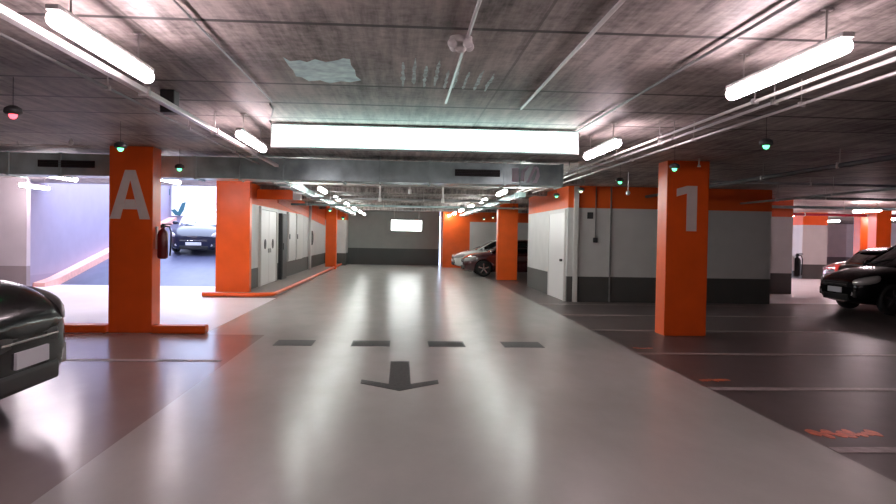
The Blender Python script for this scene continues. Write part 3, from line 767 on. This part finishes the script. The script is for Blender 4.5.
        hl = bpy.data.objects.new('headlamp', me); C.objects.link(hl); hl.parent = t; b.bm.free()
        ss = hl.modifiers.new('s', 'SUBSURF'); ss.levels = ss.render_levels = 1; bake(hl)
        b = MB(); b.box(-4.06*kx, -3.9*kx, min(s*.60*kw, s*.80*kw), max(s*.60*kw, s*.80*kw), .72, .95, bev=.03); b.build('tail_lamp', M['taillamp'], t)
        b = MB(); b.box(-.13*kx, -.02*kx, min(s*.50*kw, s*.70*kw), max(s*.50*kw, s*.70*kw), .34, .50, bev=.025); fg = b.build('bumper_insert', trim or M['black'], t)
        b = MB(); b.lathe([(.045, -.01), (.045, .012)], c=(-.02*kx, s*.58*kw, .42), axis='X', seg=16); b.build('fog_lamp', M['lamp'], fg)
        for xd in (-1.9, -2.85):
            b = MB(); b.box(xd*kx-.10, xd*kx+.08, min(s*(w-.01), s*(w+.03)), max(s*(w-.01), s*(w+.03)), .80, .83, bev=.008); b.build('door_handle', M['chrome'], t)
    b = MB(); b.box(-.10, .012, -.46*kw, .46*kw, .54, .64, bev=.02); gr = b.build('grille', M['black'], t)
    b = MB(); b.box(.008, .022, -.44*kw, .44*kw, .585, .60, bev=.004); b.build('grille_bar', M['chrome'], gr)
    b = MB(); b.box(-.10, .018, -.48*kw, .48*kw, .26, .40, bev=.03); b.build('air_intake', M['black'], t)
    b = MB(); b.box(.0, .035, -.26, .26, .42, .53, bev=.006); b.build('number_plate', M['plate'], t)
    b = MB(); b.box(-4.125*kx, -4.06*kx, -.26, .26, .62, .73, bev=.006); b.build('number_plate', M['plate'], t)
    b = MB(); b.tube([(-1.02*kx, -.5, 1.005), (-1.2*kx, -.1, 1.10), (-1.25*kx, .1, 1.12)], .012); b.build('wiper', M['black'], t)
    for (xw, s) in wheels:
        b = MB(); yo = s*(w-.005); yi = s*(w-.20)
        b.lathe([(.20, yi), (.29, yi), (.315, yi+s*.03), (.315, yo-s*.03), (.29, yo), (.21, yo), (.20, yo-s*.02)], c=(xw, 0, .316), axis='Y', seg=32)
        wh = b.build('wheel', M['rubber'], t)
        b = MB(); b.cyl((xw, yo-s*.10, .316), (xw, yo-s*.03, .316), .205, seg=28); b.cyl((xw, yo-s*.03, .316), (xw, yo+s*.002, .316), .05, .04, seg=16)
        for k in range(5):
            a = 2*PI*k/5+.3; q = Matrix.Rotation(-a, 3, 'Y')
            c0 = Vector((xw, yo-s*.014, .316)) + q @ Vector((.115, 0, 0))
            b.box(c0.x-.095, c0.x+.095, c0.y-.012, c0.y+.012, c0.z-.026, c0.z+.026, bev=.006, rot=q)
        b.build('rim', M['rim'], wh)
    return t
c = make_car('hatchback_car', 'black car cut off by the left edge of the photo, nose towards the lane', M['carblack'], L=4.3, W=1.80, HT=1.52, trim=M['trimgrey'], front=1.12)
c.location = (-2.90, 6.05, 0); c.scale = (1, 1, 1.17)
c = make_car('hatchback_car', 'black hatchback parked at the right edge beyond column 1', M['carblack'], L=4.2, W=1.76, HT=1.50)
c.location = (9.85, 16.45, 0); c.rotation_euler = (0, 0, PI); c.scale = (1, 1, 1.08)
c = make_car('hatchback_car', 'dark blue car with sky reflection painted pale on roof and windows, coming down the ramp behind the orange columns', M['carblue'], L=4.0, W=1.78, HT=1.47, glass=M['skyglass'], roofpaint=M['carwhite'], front=1.2)  # white roof and pale glass stand in for reflected sky
sl = math.atan2(1.998, 11.095)
yc = 25.0
while at(191, 252.5, yc).z > .18*(yc-21.9)+.05 and yc < 29: yc += .02
yc -= .45
c.scale = (1, 1, .92); c.location = (at(194, 252, yc).x, yc, .18*(yc-21.9)+.01); c.rotation_euler = (0, sl, -PI/2)
c = make_car('hatchback_car', 'dark red car parked on the right behind the far dark orange column', M['carred'], L=4.1, W=1.74, HT=1.45)
c.location = (2.45, 30.2, 0); c.rotation_euler = (0, 0, PI)
c = make_car('hatchback_car', 'white car parked on the right beyond the dark red car', M['carwhite'], L=4.1, W=1.74, HT=1.47)
c.location = (2.35, 34.6, 0); c.rotation_euler = (0, 0, PI)
c = make_car('hatchback_car', 'red car in the side hall behind the black hatchback', M['carpink'], L=4.1, W=1.74, HT=1.45)
c.location = (14.85, 25.0, 0); c.rotation_euler = (0, 0, PI)
c = make_car('hatchback_car', 'dark car parked just behind the black hatchback at right, tail towards the lane', M['carblack'], L=4.1, W=1.74, HT=1.46)
c.location = (16.1, 19.4, 0)

# ------------------------------------------------------------------ daylight over the ramp
w = bpy.data.worlds.new('sky'); bpy.context.scene.world = w; w.use_nodes = True
bg = w.node_tree.nodes['Background']; bg.inputs['Color'].default_value = (.62, .72, 1.0, 1); bg.inputs['Strength'].default_value = 10
ld = bpy.data.lights.new('ramp_skylight', 'AREA'); ld.shape = 'RECTANGLE'; ld.size = 5.4; ld.size_y = 11.3; ld.cycles.is_portal = True
lo = bpy.data.objects.new('ramp_skylight', ld); C.objects.link(lo); lo.location = (-7.6, 27.3, 5.95)

sc = bpy.context.scene
sc.view_settings.view_transform = 'Standard'; sc.view_settings.look = 'None'; sc.view_settings.gamma = 1
sc.view_settings.use_curve_mapping = False; sc.view_settings.exposure = 0.08
sc.cycles.use_denoising = True
sc.cycles.max_bounces = 8; sc.cycles.diffuse_bounces = 5; sc.cycles.glossy_bounces = 4
sc.cycles.sample_clamp_indirect = 6
